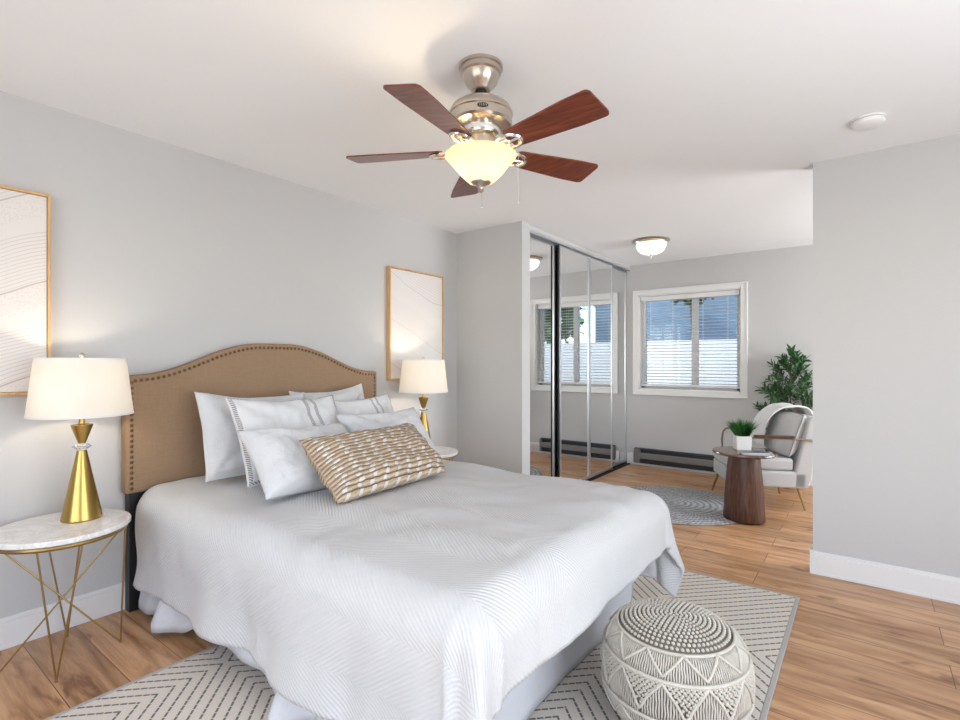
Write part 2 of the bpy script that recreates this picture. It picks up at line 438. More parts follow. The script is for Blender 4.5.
# ------------------------------------------------------------------ room shell
H = 2.44; YF = 6.12; YC = 3.61; XR = 4.85; YB = -1.4; XA = 2.76
floor = struct('floor', bx(-.15, XR+.15, YB-.15, YF+.15, -.12, 0), M['floor'])
struct('ceiling', bx(-.15, XR+.15, YB-.15, YF+.15, H, H+.15), M['ceiling'])
struct('wall_left', bx(-.15, 0, YB-.15, YF+.15, 0, H), M['wall'])
struct('wall_closet', bx(0, .714, YC, YC+.127, 0, H), M['wall'])
def hole_wall(axis, c0, c1, a0, a1, holes):
    bm = nb()
    (h0, h1, z0, z1) = holes
    def b(p0, p1, q0, q1):
        if axis == 'y': box(bm, p0, p1, c0, c1, q0, q1)
        else: box(bm, c0, c1, p0, p1, q0, q1)
    b(a0, h0, 0, H); b(h1, a1, 0, H)
    if z0 > 0: b(h0, h1, 0, z0)
    b(h0, h1, z1, H)
    return bm
WX0, WX1, WZ0, WZ1 = .80, 1.93, .925, 2.06
struct('wall_far', hole_wall('y', YF, YF+.15, 0, XR, (WX0, WX1, WZ0, WZ1)), M['wall'])
struct('wall_partition', bx(XA, XR, YC, YC+.12, 0, H), M['wall'])
bm = nb()
for (p0, p1, q0, q1) in ((YB, -.2, 0, H), (2.2, 4.25, 0, H), (5.75, YF+.15, 0, H), (-.2, 2.2, 0, .25), (-.2, 2.2, 2.3, H), (4.25, 5.75, 0, .7), (4.25, 5.75, 2.2, H)):
    box(bm, XR, XR+.15, p0, p1, q0, q1)
struct('wall_right', bm, M['wall'])
struct('wall_back', hole_wall('y', YB-.15, YB, 0, XR, (.9, 3.9, .6, 2.3)), M['wall'])
# baseboards: plain board with a thin cap
def baseboard(name, x0, x1, y0, y1, side):
    bm = nb(); box(bm, x0, x1, y0, y1, 0, .115)
    d = .006
    if side == 'L': box(bm, x0, x1-d, y0, y1, .115, .135)
    if side == 'N': box(bm, x0, x1, y0+d, y1, .115, .135)
    if side == 'N': box(bm, x0, x1, y0-.004, y0, 0, .018)
    if side == 'L': box(bm, x1, x1+.004, y0, y1, 0, .018)
    struct(name, bm, M['trim'], bevel=.002)
baseboard('baseboard_left', 0, .015, YB, YC, 'L')
baseboard('baseboard_partition', XA-.015, XR, YC-.015, YC, 'N')
baseboard('baseboard_closet', .0, .714, YC-.015, YC, 'N')
baseboard('baseboard_far', .66, XR, YF-.015, YF, 'N')
baseboard('baseboard_partition_end', XA-.015, XA, YC, YC+.12, 'N')

# closet: head fascia, tracks, four mirrored sliding panels
struct('trim_closet_head', bx(.625, .692, YC+.127, YF, 2.402, H), M['wall'])
bm = nb()
box(bm, .618, .694, YC+.127, YF, 2.396, 2.402)
box(bm, .686, .694, YC+.127, YF, 2.378, 2.396); box(bm, .618, .624, YC+.127, YF, 2.33, 2.396); box(bm, .652, .656, YC+.127, YF, 2.372, 2.396)
struct('trim_top_track', bm, M['alu'])
struct('trim_track_gap', bx(.600, .618, YC+.127, YF, 2.33, H), M['black'])
bm = nb(); box(bm, .61, .70, YC+.127, YF, 0, .008); box(bm, .694, .70, YC+.127, YF, .008, .016); box(bm, .652, .656, YC+.127, YF, .008, .02)
struct('trim_bottom_track', bm, M['black'])
def mirror_door(n, y0, y1, x, w=.022):
    root = bpy.data.objects.new('door_%d' % n, None); COL.objects.link(root); root.location = (x, y0, 0); ORG[root.name] = Vector((x, y0, 0)); root['kind'] = 'structure'
    z0, z1 = .022, 2.372
    bm = nb(); box(bm, x-.012, x+.008, y0, y0+w, z0, z1); box(bm, x-.012, x+.008, y1-w, y1, z0, z1)
    box(bm, x-.012, x+.008, y0+w, y1-w, z0, z0+.03); box(bm, x-.012, x+.008, y0+w, y1-w, z1-.012, z1)
    part('door_frame', bm, M['alu'], root, bevel=.002)
    part('mirror_glass', bx(x-.006, x, y0+w, y1-w, z0+.03, z1-.012), M['mirror'], root)
mirror_door(1, YC+.13, 4.30, .638)
mirror_door(2, 4.335, 5.00, .672, .03)
mirror_door(3, 5.00, 5.61, .672, .02)
mirror_door(4, 5.58, YF-.004, .638, .02)
struct('trim_door_gap', bx(.672, .680, 4.310, 4.333, 0.022, 2.372), M['black'])  # black strip standing in for the shaded gap between the overlapping doors

# alcove window: casing, sill, vinyl slider frame with two panes
win = bpy.data.objects.new('window_1', None); COL.objects.link(win); win.location = (1.365, YF, .9); ORG[win.name] = Vector((1.365, YF, .9)); win['kind'] = 'structure'
OX0, OX1, OZ0, OZ1 = .735, 1.997, .858, 2.126
bm = nb()
box(bm, OX0, WX0, YF-.018, YF, OZ0, OZ1); box(bm, WX1, OX1, YF-.018, YF, OZ0, OZ1)
box(bm, WX0, WX1, YF-.018, YF, OZ0, WZ0); box(bm, WX0, WX1, YF-.018, YF, WZ1, OZ1)
box(bm, OX0, OX0+.014, YF-.026, YF-.018, OZ0, OZ1); box(bm, OX1-.014, OX1, YF-.026, YF-.018, OZ0, OZ1)
box(bm, OX0+.014, OX1-.014, YF-.026, YF-.018, OZ0, OZ0+.014); box(bm, OX0+.014, OX1-.014, YF-.026, YF-.018, OZ1-.014, OZ1)
part('window_casing', bm, M['trim'], win, bevel=.002)
bm = nb()
box(bm, WX0, WX0+.012, YF, YF+.15, WZ0, WZ1); box(bm, WX1-.012, WX1, YF, YF+.15, WZ0, WZ1)
box(bm, WX0, WX1, YF, YF+.15, WZ0, WZ0+.012); box(bm, WX0, WX1, YF, YF+.15, WZ1-.012, WZ1)
part('window_jamb', bm, M['trim'], win)
bm = nb(); a0, a1, b0, b1 = WX0+.012, WX1-.012, WZ0+.012, WZ1-.012; mx = (a0+a1)/2+.07
box(bm, a0, a0+.045, YF+.09, YF+.14, b0, b1); box(bm, a1-.045, a1, YF+.09, YF+.14, b0, b1)
box(bm, a0, a1, YF+.09, YF+.14, b0, b0+.045); box(bm, a0, a1, YF+.09, YF+.14, b1-.045, b1)
box(bm, mx-.04, mx+.03, YF+.085, YF+.14, b0, b1)
part('window_frame', bm, M['trim'], win, bevel=.003)
for p0, p1, yy in ((a0+.04, mx-.035, .105), (mx+.025, a1-.04, .122)):
    part('window_pane', bx(p0, p1, YF+yy, YF+yy+.004, b0+.04, b1-.04), M['glass'], win)

# framed windows on unseen sides; back and alcove ones added to admit the fills
def unseen_window(n, axis, c, p0, p1, z0, z1):
    r = bpy.data.objects.new('window_%d' % n, None); COL.objects.link(r)
    org = Vector((c, (p0+p1)/2, z0)) if axis == 'x' else Vector(((p0+p1)/2, c, z0))
    r.location = org; ORG[r.name] = org; r['kind'] = 'structure'
    bm = nb(); w = .05
    def b(a, b_, q0, q1):
        if axis == 'x': box(bm, c-.03, c+.03, a, b_, q0, q1)
        else: box(bm, a, b_, c-.03, c+.03, q0, q1)
    b(p0, p0+w, z0, z1); b(p1-w, p1, z0, z1); b(p0+w, p1-w, z0, z0+w); b(p0+w, p1-w, z1-w, z1); m = (p0+p1)/2; b(m-.03, m+.03, z0+w, z1-w)
    part('window_frame', bm, M['trim'], r)
unseen_window(2, 'x', XR+.05, -.2, 2.2, .25, 2.3)
unseen_window(3, 'y', YB-.05, .9, 3.9, .6, 2.3)
unseen_window(4, 'x', XR+.05, 4.25, 5.75, .7, 2.2)

# ------------------------------------------------------------------ outside
struct('ground', bx(-12, 14, YF+.15, 20, -.35, -.25), M['ground'])
solo('garden_fence', bx(-9, 10, 8.9, 8.96, -.25, 1.62), M['fence'], 'pale horizontal board fence seen through the window blind', 'fence', (0, 8.93, -.25))
hs = thing('neighbour_house', 'blue sided house standing beyond the pale fence', 'building', (0, 12, -.25))
part('wall', bx(-9, 3.6, 11.6, 15, -.25, 4.6), M['siding'], hs)
part('roof', bx(-9.4, 4.0, 11.2, 15.4, 4.6, 4.8), M['trim'], hs)
def leafmesh(bm, p, d, n, L, w):
    d = d.normalized(); s = d.cross(n)
    if s.length < 1e-4: s = Vector((1, 0, 0))
    s.normalize(); n2 = s.cross(d)
    pts = [p, p+d*L*.35+s*w*.5+n2*w*.12, p+d*L*.7+s*w*.38+n2*w*.06, p+d*L-n2*L*.12, p+d*L*.7-s*w*.38+n2*w*.06, p+d*L*.35-s*w*.5+n2*w*.12]
    mid = [p+d*L*.35, p+d*L*.7]
    v = [bm.verts.new(q) for q in pts]; m = [bm.verts.new(q) for q in mid]
    for f in ((v[0], v[1], m[0]), (m[0], v[1], v[2], m[1]), (m[1], v[2], v[3]), (v[0], m[0], v[5]), (m[0], m[1], v[4], v[5]), (m[1], v[3], v[4])):
        bm.faces.new(f)
def out_tree(x, y, r, zc, label):
    t = thing('garden_tree', label, 'tree', (x, y, -.25))
    part('trunk', tube(nb(), [(x, y, -.25), (x+.1, y, 1.2), (x, y, zc)], (.13 if r > 1 else .05), 8, r2=.04), M['bark'], t, smooth=True)
    bm = nb(); rr = random.Random(int(x*10))
    for k in range(4200):
        v = Vector((rr.gauss(0, 1), rr.gauss(0, 1), rr.gauss(0, 1))).normalized()
        q = Vector((x, y, zc)) + Vector((v.x*r, v.y*r, v.z*r*.8))*(rr.random()**.4)*(.8+.3*noise.noise(v*2.5+Vector((x, 0, 0))))
        leafmesh(bm, q, Vector((rr.gauss(0, 1), rr.gauss(0, 1), rr.gauss(0, .6))), Vector((0, 0, 1)), .24, .15)
    part('foliage', bm, M['tree'], t, normals=False)
out_tree(4.75, 10.1, 1.7, 2.5, 'leafy green tree right of the blue house, beyond the fence')
out_tree(.28, 10.4, .5, 2.85, 'small leafy tree in front of the blue house, beyond the fence')

# ------------------------------------------------------------------ window blind
bl = thing('window_blind', 'white slatted blind lowered inside the alcove window', 'blind', (1.365, YF+.04, WZ0+.012))
bx0, bx1 = WX0+.02, WX1-.02; bz1 = WZ1-.014; bz0 = WZ0+.05
part('headrail', bx(bx0, bx1, YF+.015, YF+.065, bz1-.055, bz1), M['trim'], bl, bevel=.003)
bm = nb(); n = 27; ta = math.radians(9)
for k in range(n):
    z = bz0+.03+(bz1-.065-bz0-.03)*k/(n-1); hy = .0225*math.cos(ta); hz = .0225*math.sin(ta)
    pr = [(-hy, -hz-.0012), (0, .0012), (hy, hz-.0012), (hy, hz+.0008), (0, .0032), (-hy, -hz+.0008)]
    A = [bm.verts.new((bx0+.004, YF+.04+p[0], z+p[1])) for p in pr]; B = [bm.verts.new((bx1-.004, YF+.04+p[0], z+p[1])) for p in pr]
    bm.faces.new(A); bm.faces.new(B[::-1])
    for i in range(6): bm.faces.new((A[i], B[i], B[(i+1) % 6], A[(i+1) % 6]))
part('slats', bm, M['trim'], bl)
part('bottom_rail', bx(bx0, bx1, YF+.02, YF+.06, bz0-.012, bz0+.012), M['trim'], bl, bevel=.003)
for xx in (bx0+.12, bx0+.38, bx1-.38, bx1-.12):
    for yy in (YF+.015, YF+.066):
        part('ladder_cord', tube(nb(), [(xx, yy, bz0), (xx, yy, bz1-.05)], .0013, 5), M['trim'], bl)
part('tilt_wand', tube(nb(), [(bx0+.05, YF+.008, bz1-.04), (bx0+.055, YF+.008, bz1-.62)], .004, 6), M['white_plastic'], bl)

# ------------------------------------------------------------------ baseboard heater, outlet box
ht = thing('baseboard_heater', 'long grey electric baseboard heater under the window', 'heater', (1.29, YF-.05, .035))
hx0, hx1 = .766, 1.83
def hprof(pr, x0, x1):
    bm = nb(); prism(bm, pr, lambda p: (x0, YF-p[0], p[1]), lambda p: (x1, YF-p[0], p[1])); return bm
part('back_panel', bx(hx0, hx1, YF-.03, YF-.015, .04, .215), M['heater'], ht)
part('front_panel', hprof([(.062, .088), (.070, .094), (.070, .150), (.060, .162), (.055, .160), (.064, .148), (.064, .094)], hx0, hx1), M['heater'], ht)
part('heating_fins', bx(hx0+.08, hx1-.01, YF-.050, YF-.031, .05, .195), M['heater_dark'], ht)
part('top_lip', hprof([(.03, .202), (.064, .196), (.064, .204), (.03, .212)], hx0, hx1), M['heater_dark'], ht)
part('bottom_lip', bx(hx0, hx1, YF-.06, YF-.03, .036, .046), M['heater_dark'], ht)
for q0, q1 in ((hx0-.003, hx0+.07), (hx1-.03, hx1+.003)):
    part('end_cap', bx(q0, q1, YF-.0725, YF-.015, .036, .205), M['heater'], ht, bevel=.004)
solo('junction_box', bx(.71, .752, YF-.045, YF-.0195, .03, .15), M['white_plastic'], 'small white wiring box left of the baseboard heater', 'outlet box', (.73, YF-.03, .03), bevel=.004)

# ------------------------------------------------------------------ rugs
solo('area_rug', bx(.755, 2.715, .12, 3.14, .001, .012), M['rug'], 'large beige and grey rug with dashed chevron lines under the bed', 'rug', (1.735, 1.64, .0))
ar = bpy.data.objects['area_rug']
bm = nb(); box(bm, 2.715, 2.735, .10, 3.16, .001, .013); box(bm, .735, .755, .10, 3.16, .001, .013); box(bm, .755, 2.715, 3.14, 3.16, .001, .013); box(bm, .755, 2.715, .10, .12, .001, .013)
part('binding', bm, M['rug_edge'], ar, bevel=.003)
bm = nb(); lathe(bm, [(0, 0.001), (.60, .001), (.612, .006), (.60, .011), (0, .011)], (1.665, 4.63, 0), 96)
solo('round_rug', bm, M['round'], 'round grey braided rug on the alcove floor', 'rug', (1.665, 4.63, 0), smooth=True, auto=60)

# ------------------------------------------------------------------ bed
BY = 1.762; HW = .815
bed = thing('bed', 'queen bed with arched tan nailhead headboard against the left wall', 'bed', (1.05, BY, 0))
def hb_top(s):      # s = |y-BY|/HW
    e = max(0, min(1, (s-.12)/.78)); sm = e*e*(3-2*e)
    return 1.368 - .155*sm - .028*max(0, (s-.45)/.55)
def hb_outline(ins=0, n=60):
    pts = [(BY-HW+ins, .594+ins)]
    for k in range(n+1):
        y = BY-HW+ins+(2*HW-2*ins)*k/n; pts.append((y, hb_top(abs(y-BY)/HW)-ins))
    pts.append((BY+HW-ins, .594+ins)); return pts
bm = nb(); prism(bm, hb_outline(), lambda p: (.016, p[0], p[1]), lambda p: (.085, p[0], p[1]))
hbo = part('headboard', bm, M['headboard'], bed, smooth=True, auto=30, bevel=.012, seg=3)
bm = nb(); path = hb_outline(.026)
d = 0; pts3 = [Vector((0, p[0], p[1])) for p in path[::-1]]; pts3 = pts3[::-1]
step = .0265; acc = 0; prev = pts3[0]; nails = [prev.copy()]
for q in pts3[1:]:
    seg = (q-prev).length
    while acc+seg >= step:
        prev = prev+(q-prev)*((step-acc)/seg); nails.append(prev.copy()); seg = (q-prev).length; acc = 0
    acc += seg; prev = q
for q in nails:
    ball(bm, (.086, q.y, q.z), .0085, sx=.55, u=8, v=6)
part('nailhead_trim', bm, M['nail'], hbo, smooth=True)
for s in (-1, 1):
    y = BY+s*(HW-.068)
    part('headboard_leg', bx(.02, .075, y-.05, y+.05, 0, .60), M['black'], bed, bevel=.003)
part('box_spring', bx(.10, 2.05, BY-.715, BY+.715, .16, .36), M['skirt'], bed, bevel=.02)
part('mattress', bx(.10, 2.06, BY-.725, BY+.725, .36, .560), M['linen'], bed, bevel=.05, seg=3)
for sx_, sy_ in ((.25, -1), (.25, 1), (1.95, -1), (1.95, 1)):
    part('bed_frame_leg', bx(sx_-.025, sx_+.025, BY+sy_*.62-.025, BY+sy_*.62+.025, .0135 if sx_ > 1 else 0.001, .16), M['black'], bed)

# comforter: a cloth over a rounded rectangle
CX0, CX1, CY0, CY1, CR, CZ = .13, 2.14, BY-.665, BY+.705, .115, .622
SIDE, FOOT = .535, .322
def nz(x, y, z=0): return noise.noise(Vector((x, y, z)))
def cloth(a, b):
    px = min(max(a, -9), CX1); py = min(max(b, CY0), CY1)
    dx, dy = a-px, b-py; L = math.hypot(dx, dy)
    puff = .014*nz(a*2.3, b*2.3, 1)+.007*nz(a*6+nz(a*2, b*2)*2, b*6, 5)
    puff += .006*math.sin(7*a+3*nz(a*2, b*3, 9))*(1 if L < .1 else .4)
    crown = .014*(1-((py-BY)/.75)**2)
    if L < 1e-6: return Vector((px, py, CZ+crown+puff)), 0
    ux, uy = dx/L, dy/L
    corner = min(1, 2.2*abs(ux*uy))
    q = PI/2*CR
    if L < q: h = CR*math.sin(L/CR); v = CR*(1-math.cos(L/CR))
    else: h = CR + .04*(L-q); v = CR+(L-q)
    s = px if abs(uy) > abs(ux) else py
    w = min(1, max(0, (L-.05)/.4))
    ang = math.atan2(uy, ux)
    if corner > 0: h += corner*w*(.05+.035*math.sin(ang*8+1.2))
    h += w*(.016*math.sin(s*9.0+2.5*nz(s*2, 4))+.028*nz(s*3.1, v*2.0, 2)+.012*nz(s*11, v*4, 3))
    if dy < 0 and corner < .3: h += .012*math.sin(v*14)*w
    P = Vector((px+ux*h, py+uy*h, CZ+crown*(1-w)+puff*(1-.3*w)-v))
    P.x += 0; P.z = max(P.z, .05+.01*math.sin(s*20))
    return P, L
A0, A1, B0, B1 = CX0, CX1+FOOT, CY0-SIDE, CY1+SIDE
def cf(i, j):
    a = A0+(A1-A0)*i; b = B0+(B1-B0)*j
    # hem wobble
    return cloth(a, b)[0]
bm = nb(); grid(bm, 170, 190, cf, uv=lambda i, j: ((A1-A0)*i, (B1-B0)*j))
solo('comforter', bm, M['comforter'], 'white quilted comforter with chevron texture spread over the bed', 'comforter', (1.15, BY, .1), smooth=True, auto=180, solid=.016, normals=False)

# bed skirt: pleated cloth around three sides
bm = nb(); path = []
y0s, y1s, xs = BY-.735, BY+.735, 2.075
def seg_pts(p, q, n): return [(p[0]+(q[0]-p[0])*k/n, p[1]+(q[1]-p[1])*k/n) for k in range(n)]
path = seg_pts((.14, y0s), (xs, y0s), 150)+seg_pts((xs, y0s), (xs, y1s), 110)+seg_pts((xs, y1s), (.14, y1s), 150)+[(.14, y1s)]
N = len(path)-1
def sk(i, j):
    k = min(N, int(round(i*N))); x, y = path[k]
    w = (1-j)
    side = 0 if k < 150 else (1 if k < 260 else 2)
    nx, ny = ((0, -1), (1, 0), (0, 1))[side]
    s = x if side != 1 else y
    fl_ = max(0, math.sin(s*5.2-.9))**6+max(0, math.sin(s*5.2+.5))**10
    amp = (.012 if side == 1 else .016+.05*fl_)*w
    low = max(0, min(1, (.26-(.02+.35*j))/.20))
    if side != 1: amp = (.012+.075*fl_)*low
    o = amp*(math.sin(s*10+2.0*nz(s*1.5, 7)) + .4*math.sin(s*27))*(1 if side != 1 else .35)
    if side != 1: o = abs(o)*.9+.006*low
    z0 = .10-.078*fl_/(fl_+.15) if side != 1 else .018
    return Vector((x+nx*o, y+ny*o, z0+(.37-z0)*j))
grid(bm, N, 10, sk)
solo('bed_skirt', bm, M['skirt'], 'white bed skirt hanging below the comforter to the floor', 'bed skirt', (1.1, BY, .02), smooth=True, auto=180, solid=.003, normals=False)

# pillows
def pillow(name, m, label, P, w, h, T, lean, yaw=0, flange=0, tw=0, group=None, seed=0, pinch=.05, sag=.02, cat='pillow'):
    """P = bottom-centre point; lean = angle from horizontal"""
    nu, nv = 44, 34
    th = math.radians(lean); ya = math.radians(yaw)
    X = Vector((-math.sin(ya)*-1, math.cos(ya), 0)); back = Vector((-math.cos(ya), -math.sin(ya)*-1, 0))
    X = Vector((math.sin(ya), math.cos(ya), 0)); back = Vector((-math.cos(ya), math.sin(ya), 0))
    U = back*math.cos(th)+Vector((0, 0, math.sin(th))); Nn = -back*math.sin(th)+Vector((0, 0, math.cos(th)))
    r = math.radians(tw); X, U = X*math.cos(r)+U*math.sin(r), U*math.cos(r)-X*math.sin(r)
    P = Vector(P)
    def f(side):
        def g(i, j):
            u = -1+2*i; v = -1+2*j
            u = math.copysign(1-(1-abs(u))**1.25, u) if False else u
            cx = 1-pinch*(1-v*v)**1.0*abs(u)**2; cy = 1-pinch*1.3*(1-u*u)*abs(v)**2
            fu = 1-flange; fv = 1-flange*w/h
            uu = min(1, abs(u)/fu); vv = min(1, abs(v)/fv)
            t = ((1-uu**3.2)*(1-vv**3.2))**.5 if uu < 1 and vv < 1 else 0
            t *= 1+.10*nz(u*1.5+seed, v*1.5, side)
            wr = .010*nz(u*3+seed, v*3, 3)*(1 if t > 0 else .3)+.006*nz(u*9+seed, v*7, 7)
            # radial creases from the corners
            cr = .006*math.sin(9*math.atan2(abs(v)-1, abs(u)-1.0)+seed)*t
            q = X*(u*cx*w/2)+U*((v*cy+1)*h/2 - sag*(1-u*u)*max(0, v))+Nn*(side*(T/2*t+.003)+ (wr+cr)*(1 if side > 0 else 1)*(.5 if t == 0 else 1)*side)
            q += Nn*.012*nz(u*2+seed, v*2, 11)*(1-t)
            return P+q
        return g
    bm = nb()
    Fv = grid(bm, nu, nv, f(1), uv=lambda i, j: (i, j)); Bv = grid(bm, nu, nv, f(-1), uv=lambda i, j: (i, j))
    bd = [(i, 0) for i in range(nu)]+[(nu, j) for j in range(nv)]+[(i, nv) for i in range(nu, 0, -1)]+[(0, j) for j in range(nv, 0, -1)]
    for k in range(len(bd)):
        a, b = bd[k], bd[(k+1) % len(bd)]
        bm.faces.new((Fv[a[0]][a[1]], Bv[a[0]][a[1]], Bv[b[0]][b[1]], Fv[b[0]][b[1]]))
    return solo(name, bm, m, label, cat, tuple(P), group, smooth=True, auto=180)
pillow('bed_pillow', M['linen'], 'plain white flanged pillow against the headboard, left back', (.42, 1.500, 0.645), .64, .475, .13, 68, flange=.07, seed=1, tw=-3)
pillow('bed_pillow', M['linen'], 'plain white flanged pillow against the headboard, right back', (.35, 2.085, 0.645), .57, .475, .13, 70, flange=.07, seed=4, tw=3)
pillow('striped_sham', M['sham'], 'white sham with dark stitched border and twin stripes, left one', (.70, 1.565, 0.654), .64, .485, .11, 59, seed=7, tw=-2)
pillow('striped_sham', M['sham'], 'white sham with dark stitched border and twin stripes, right one', (.60, 2.13, 0.654), .53, .43, .11, 64, seed=10, tw=2)
pillow('bed_pillow', M['linen'], 'plain white square pillow left of the woven cushion', (.98, 1.470, 0.656), .58, .395, .17, 43, yaw=0, seed=13, tw=-3)
pillow('bed_pillow', M['linen'], 'plain white pillow behind the right end of the woven cushion', (.88, 2.08, 0.664), .60, .375, .13, 52, yaw=1, seed=16)
lum = pillow('lumbar_cushion', M['woven'], 'long tan and white chunky woven cushion at the front of the pillows', (1.235, 1.70, 0.666), .73, .355, .20, 42, yaw=-3, seed=19, pinch=.03, cat='cushion')

# ------------------------------------------------------------------ nightstands
def rod(bm, a, b, r=.0036): return tube(bm, [a, b], r, 8)
def make_nightstand(c, label):
    t = thing('nightstand', label, 'nightstand', (c[0], c[1], 0), 'round marble nightstands beside the bed')
    R = .24; zt = .565
    part('marble_top', lathe(nb(), [(0, zt-.022), (R-.004, zt-.022), (R, zt-.018), (R, zt-.004), (R-.004, zt), (0, zt)], (c[0], c[1], 0), 64), M['marble'], t, smooth=True, auto=40)
    zr = zt-.034
    rim = nb(); tube(rim, [(c[0]+(R-.02)*math.cos(2*PI*k/48), c[1]+(R-.02)*math.sin(2*PI*k/48), zr) for k in range(48)], .010, 8, closed=True)
    part('rim_ring', rim, M['gold_leg'], t, smooth=True)
    def P(deg, r, z): return (c[0]+r*math.cos(math.radians(deg)), c[1]+r*math.sin(math.radians(deg)), z)
    for deg in (-19, 162):
        bm = nb(); rod(bm, P(deg-15, R-.02, zr), P(deg, .20, .004)); rod(bm, P(deg+22, R-.02, zr), P(deg, .20, .004)); ball(bm, P(deg, .20, .006), .006)
        part('leg', bm, M['gold_leg'], t, smooth=True)
    for deg, o in ((73, 252), (252, 73)):
        bm = nb(); rod(bm, P(deg+(3 if deg > 90 else -5), R-.02, zr), P(deg, .20, .004)); rod(bm, P(deg+(20 if deg > 90 else 5), R-.02, zr), P(deg, .20, .004)); rod(bm, P(o, R-.02, zr), P(deg, .20, .004)); ball(bm, P(deg, .20, .006), .006)
        part('leg', bm, M['gold_leg'], t, smooth=True)
    return t
ns = make_nightstand((.297, .648), 'round marble nightstand with gold wire legs left of the bed')
ns2 = copy_tree(ns); ns2.location = (.297, 2.90, 0); ns2['label'] = 'round marble nightstand mostly hidden right of the bed, by the corner'
def make_lamp(c, label):
    z = .5665
    t = thing('table_lamp', label, 'lamp', (c[0], c[1], z), 'brass table lamps on the nightstands')
    part('base', lathe(nb(), [(0, 0), (.074, 0), (.075, .004), (.0735, .010), (.018, .300), (0, .300)], (*c, z), 48), M['gold'], t, smooth=True, auto=40)
    part('crystal', lathe(nb(), [(0, .300), (.016, .301), (.037, .316), (.016, .331), (0, .332)], (*c, z), 10), M['crystal'], t)
    part('neck', lathe(nb(), [(0, .332), (.014, .332), (.039, .405), (.040, .414), (.012, .418), (.008, .45), (0, .45)], (*c, z), 40), M['gold'], t, smooth=True, auto=40)
    part('harp', tube(nb(), [(c[0], c[1], z+.45), (c[0], c[1]-.05, z+.50), (c[0], c[1]-.05, z+.62), (c[0], c[1], z+.695), (c[0], c[1]+.05, z+.62), (c[0], c[1]+.05, z+.50), (c[0], c[1], z+.45)], .002, 6), M['gold'], t)
    z0, z1 = .455, .705
    part('lamp_shade', lathe(nb(), [(.190, z0), (.162, z1), (.160, z1), (.188, z0), (.190, z0)], (*c, z), 64), M['shade'], t, smooth=True, auto=40)
    bm = nb(); lathe(bm, [(.191, z0-.001), (.191, z0+.006), (.187, z0+.006), (.187, z0-.001), (.191, z0-.001)], (*c, z), 64)
    part('bottom_trim', bm, M['trim'], t)
    bm = nb(); lathe(bm, [(.1635, z1-.005), (.163, z1+.001), (.159, z1+.001), (.159, z1-.005), (.1635, z1-.005)], (*c, z), 64)
    for k in range(3):
        a = 2*PI*k/3; rod(bm, (c[0], c[1], z+z1-.004), (c[0]+.1595*math.cos(a), c[1]+.1595*math.sin(a), z+z1-.004), .0015)
    part('top_trim', bm, M['trim'], t)
    part('bulb', ball(nb(), (c[0], c[1], z+.53), .028, sz=1.2, u=16, v=10), M['milk'], t, smooth=True)
    part('finial', ball(lathe(nb(), [(0, z1-.012), (.006, z1-.012), (.006, z1+.004), (0, z1+.004)], (*c, z), 12), (c[0], c[1], z+z1+.013), .011, u=12, v=8), M['nickel'], t, smooth=True)
    light('lamp_bulb', 'POINT', (c[0], c[1], z+.575), 4.2, (1, .83, .64), radius=.035, parent=t)
    return t
lp = make_lamp((.256, .725), 'brass cone lamp with lit white shade on the left nightstand')
lp2 = copy_tree(lp); lp2.location = (.27, 2.885, .5665); lp2['label'] = 'brass cone lamp with white shade, farther one by the wall corner'

# ------------------------------------------------------------------ framed art
def picture(label, y0, y1, z0, z1, m):
    t = thing('framed_print', label, 'picture', (0.001, (y0+y1)/2, z0))
    w, d = .012, .042
    bm = nb(); box(bm, .001, d, y0, y0+w, z0, z1); box(bm, .001, d, y1-w, y1, z0, z1); box(bm, .001, d, y0+w, y1-w, z0, z0+w); box(bm, .001, d, y0+w, y1-w, z1-w, z1)
    part('frame', bm, M['oak_frame'], t, bevel=.001)
    part('canvas', bx(.004, d-.010, y0+w+.002, y1-w-.002, z0+w+.002, z1-w-.002), m, t)
picture('tall abstract wavy line print in a thin oak frame above the left lamp', .03, .667, 1.11, 2.02, M['art1'])
picture('tall pale abstract print in a thin oak frame right of the headboard', 2.745, 3.385, 1.11, 2.01, M['art2'])

# ------------------------------------------------------------------ ceiling fan
FX, FY = 1.782, 1.626
fan = thing('ceiling_fan', 'five bladed mahogany and nickel ceiling fan with lit amber bowl', 'ceiling fan', (FX, FY, 2.44))
def FL(name, prof, m, seg=48, **k): return part(name, lathe(nb(), prof, (FX, FY, 0), seg), m, fan, smooth=True, auto=35, **k)
FL('canopy', [(0, 2.439), (.088, 2.439), (.088, 2.428), (.082, 2.424), (.081, 2.408), (.074, 2.402), (.070, 2.385), (.060, 2.365), (.046, 2.352), (.042, 2.345), (.036, 2.338), (.030, 2.336), (0, 2.336)], M['nickel'])
FL('ball_joint', [(0, 2.345), (.024, 2.335), (.026, 2.322), (.015, 2.313), (0, 2.313)], M['black'], 24)
FL('downrod', [(0, 2.33), (.0125, 2.33), (.0125, 2.29), (.02, 2.288), (.02, 2.282), (0, 2.282)], M['nickel'], 20)
mh = FL('motor_housing', [(0, 2.300), (.03, 2.300), (.055, 2.296), (.095, 2.285), (.118, 2.268), (.126, 2.252), (.1285, 2.248), (.1285, 2.240), (.125, 2.236), (.126, 2.205), (.120, 2.196), (.085, 2.188), (0, 2.188)], M['nickel'])
FL('flywheel', [(0, 2.19), (.080, 2.19), (.083, 2.180), (.076, 2.155), (0, 2.155)], M['chrome'])
FL('switch_housing', [(0, 2.156), (.050, 2.156), (.056, 2.148), (.056, 2.095), (.061, 2.088), (.061, 2.082), (0, 2.082)], M['nickel'])
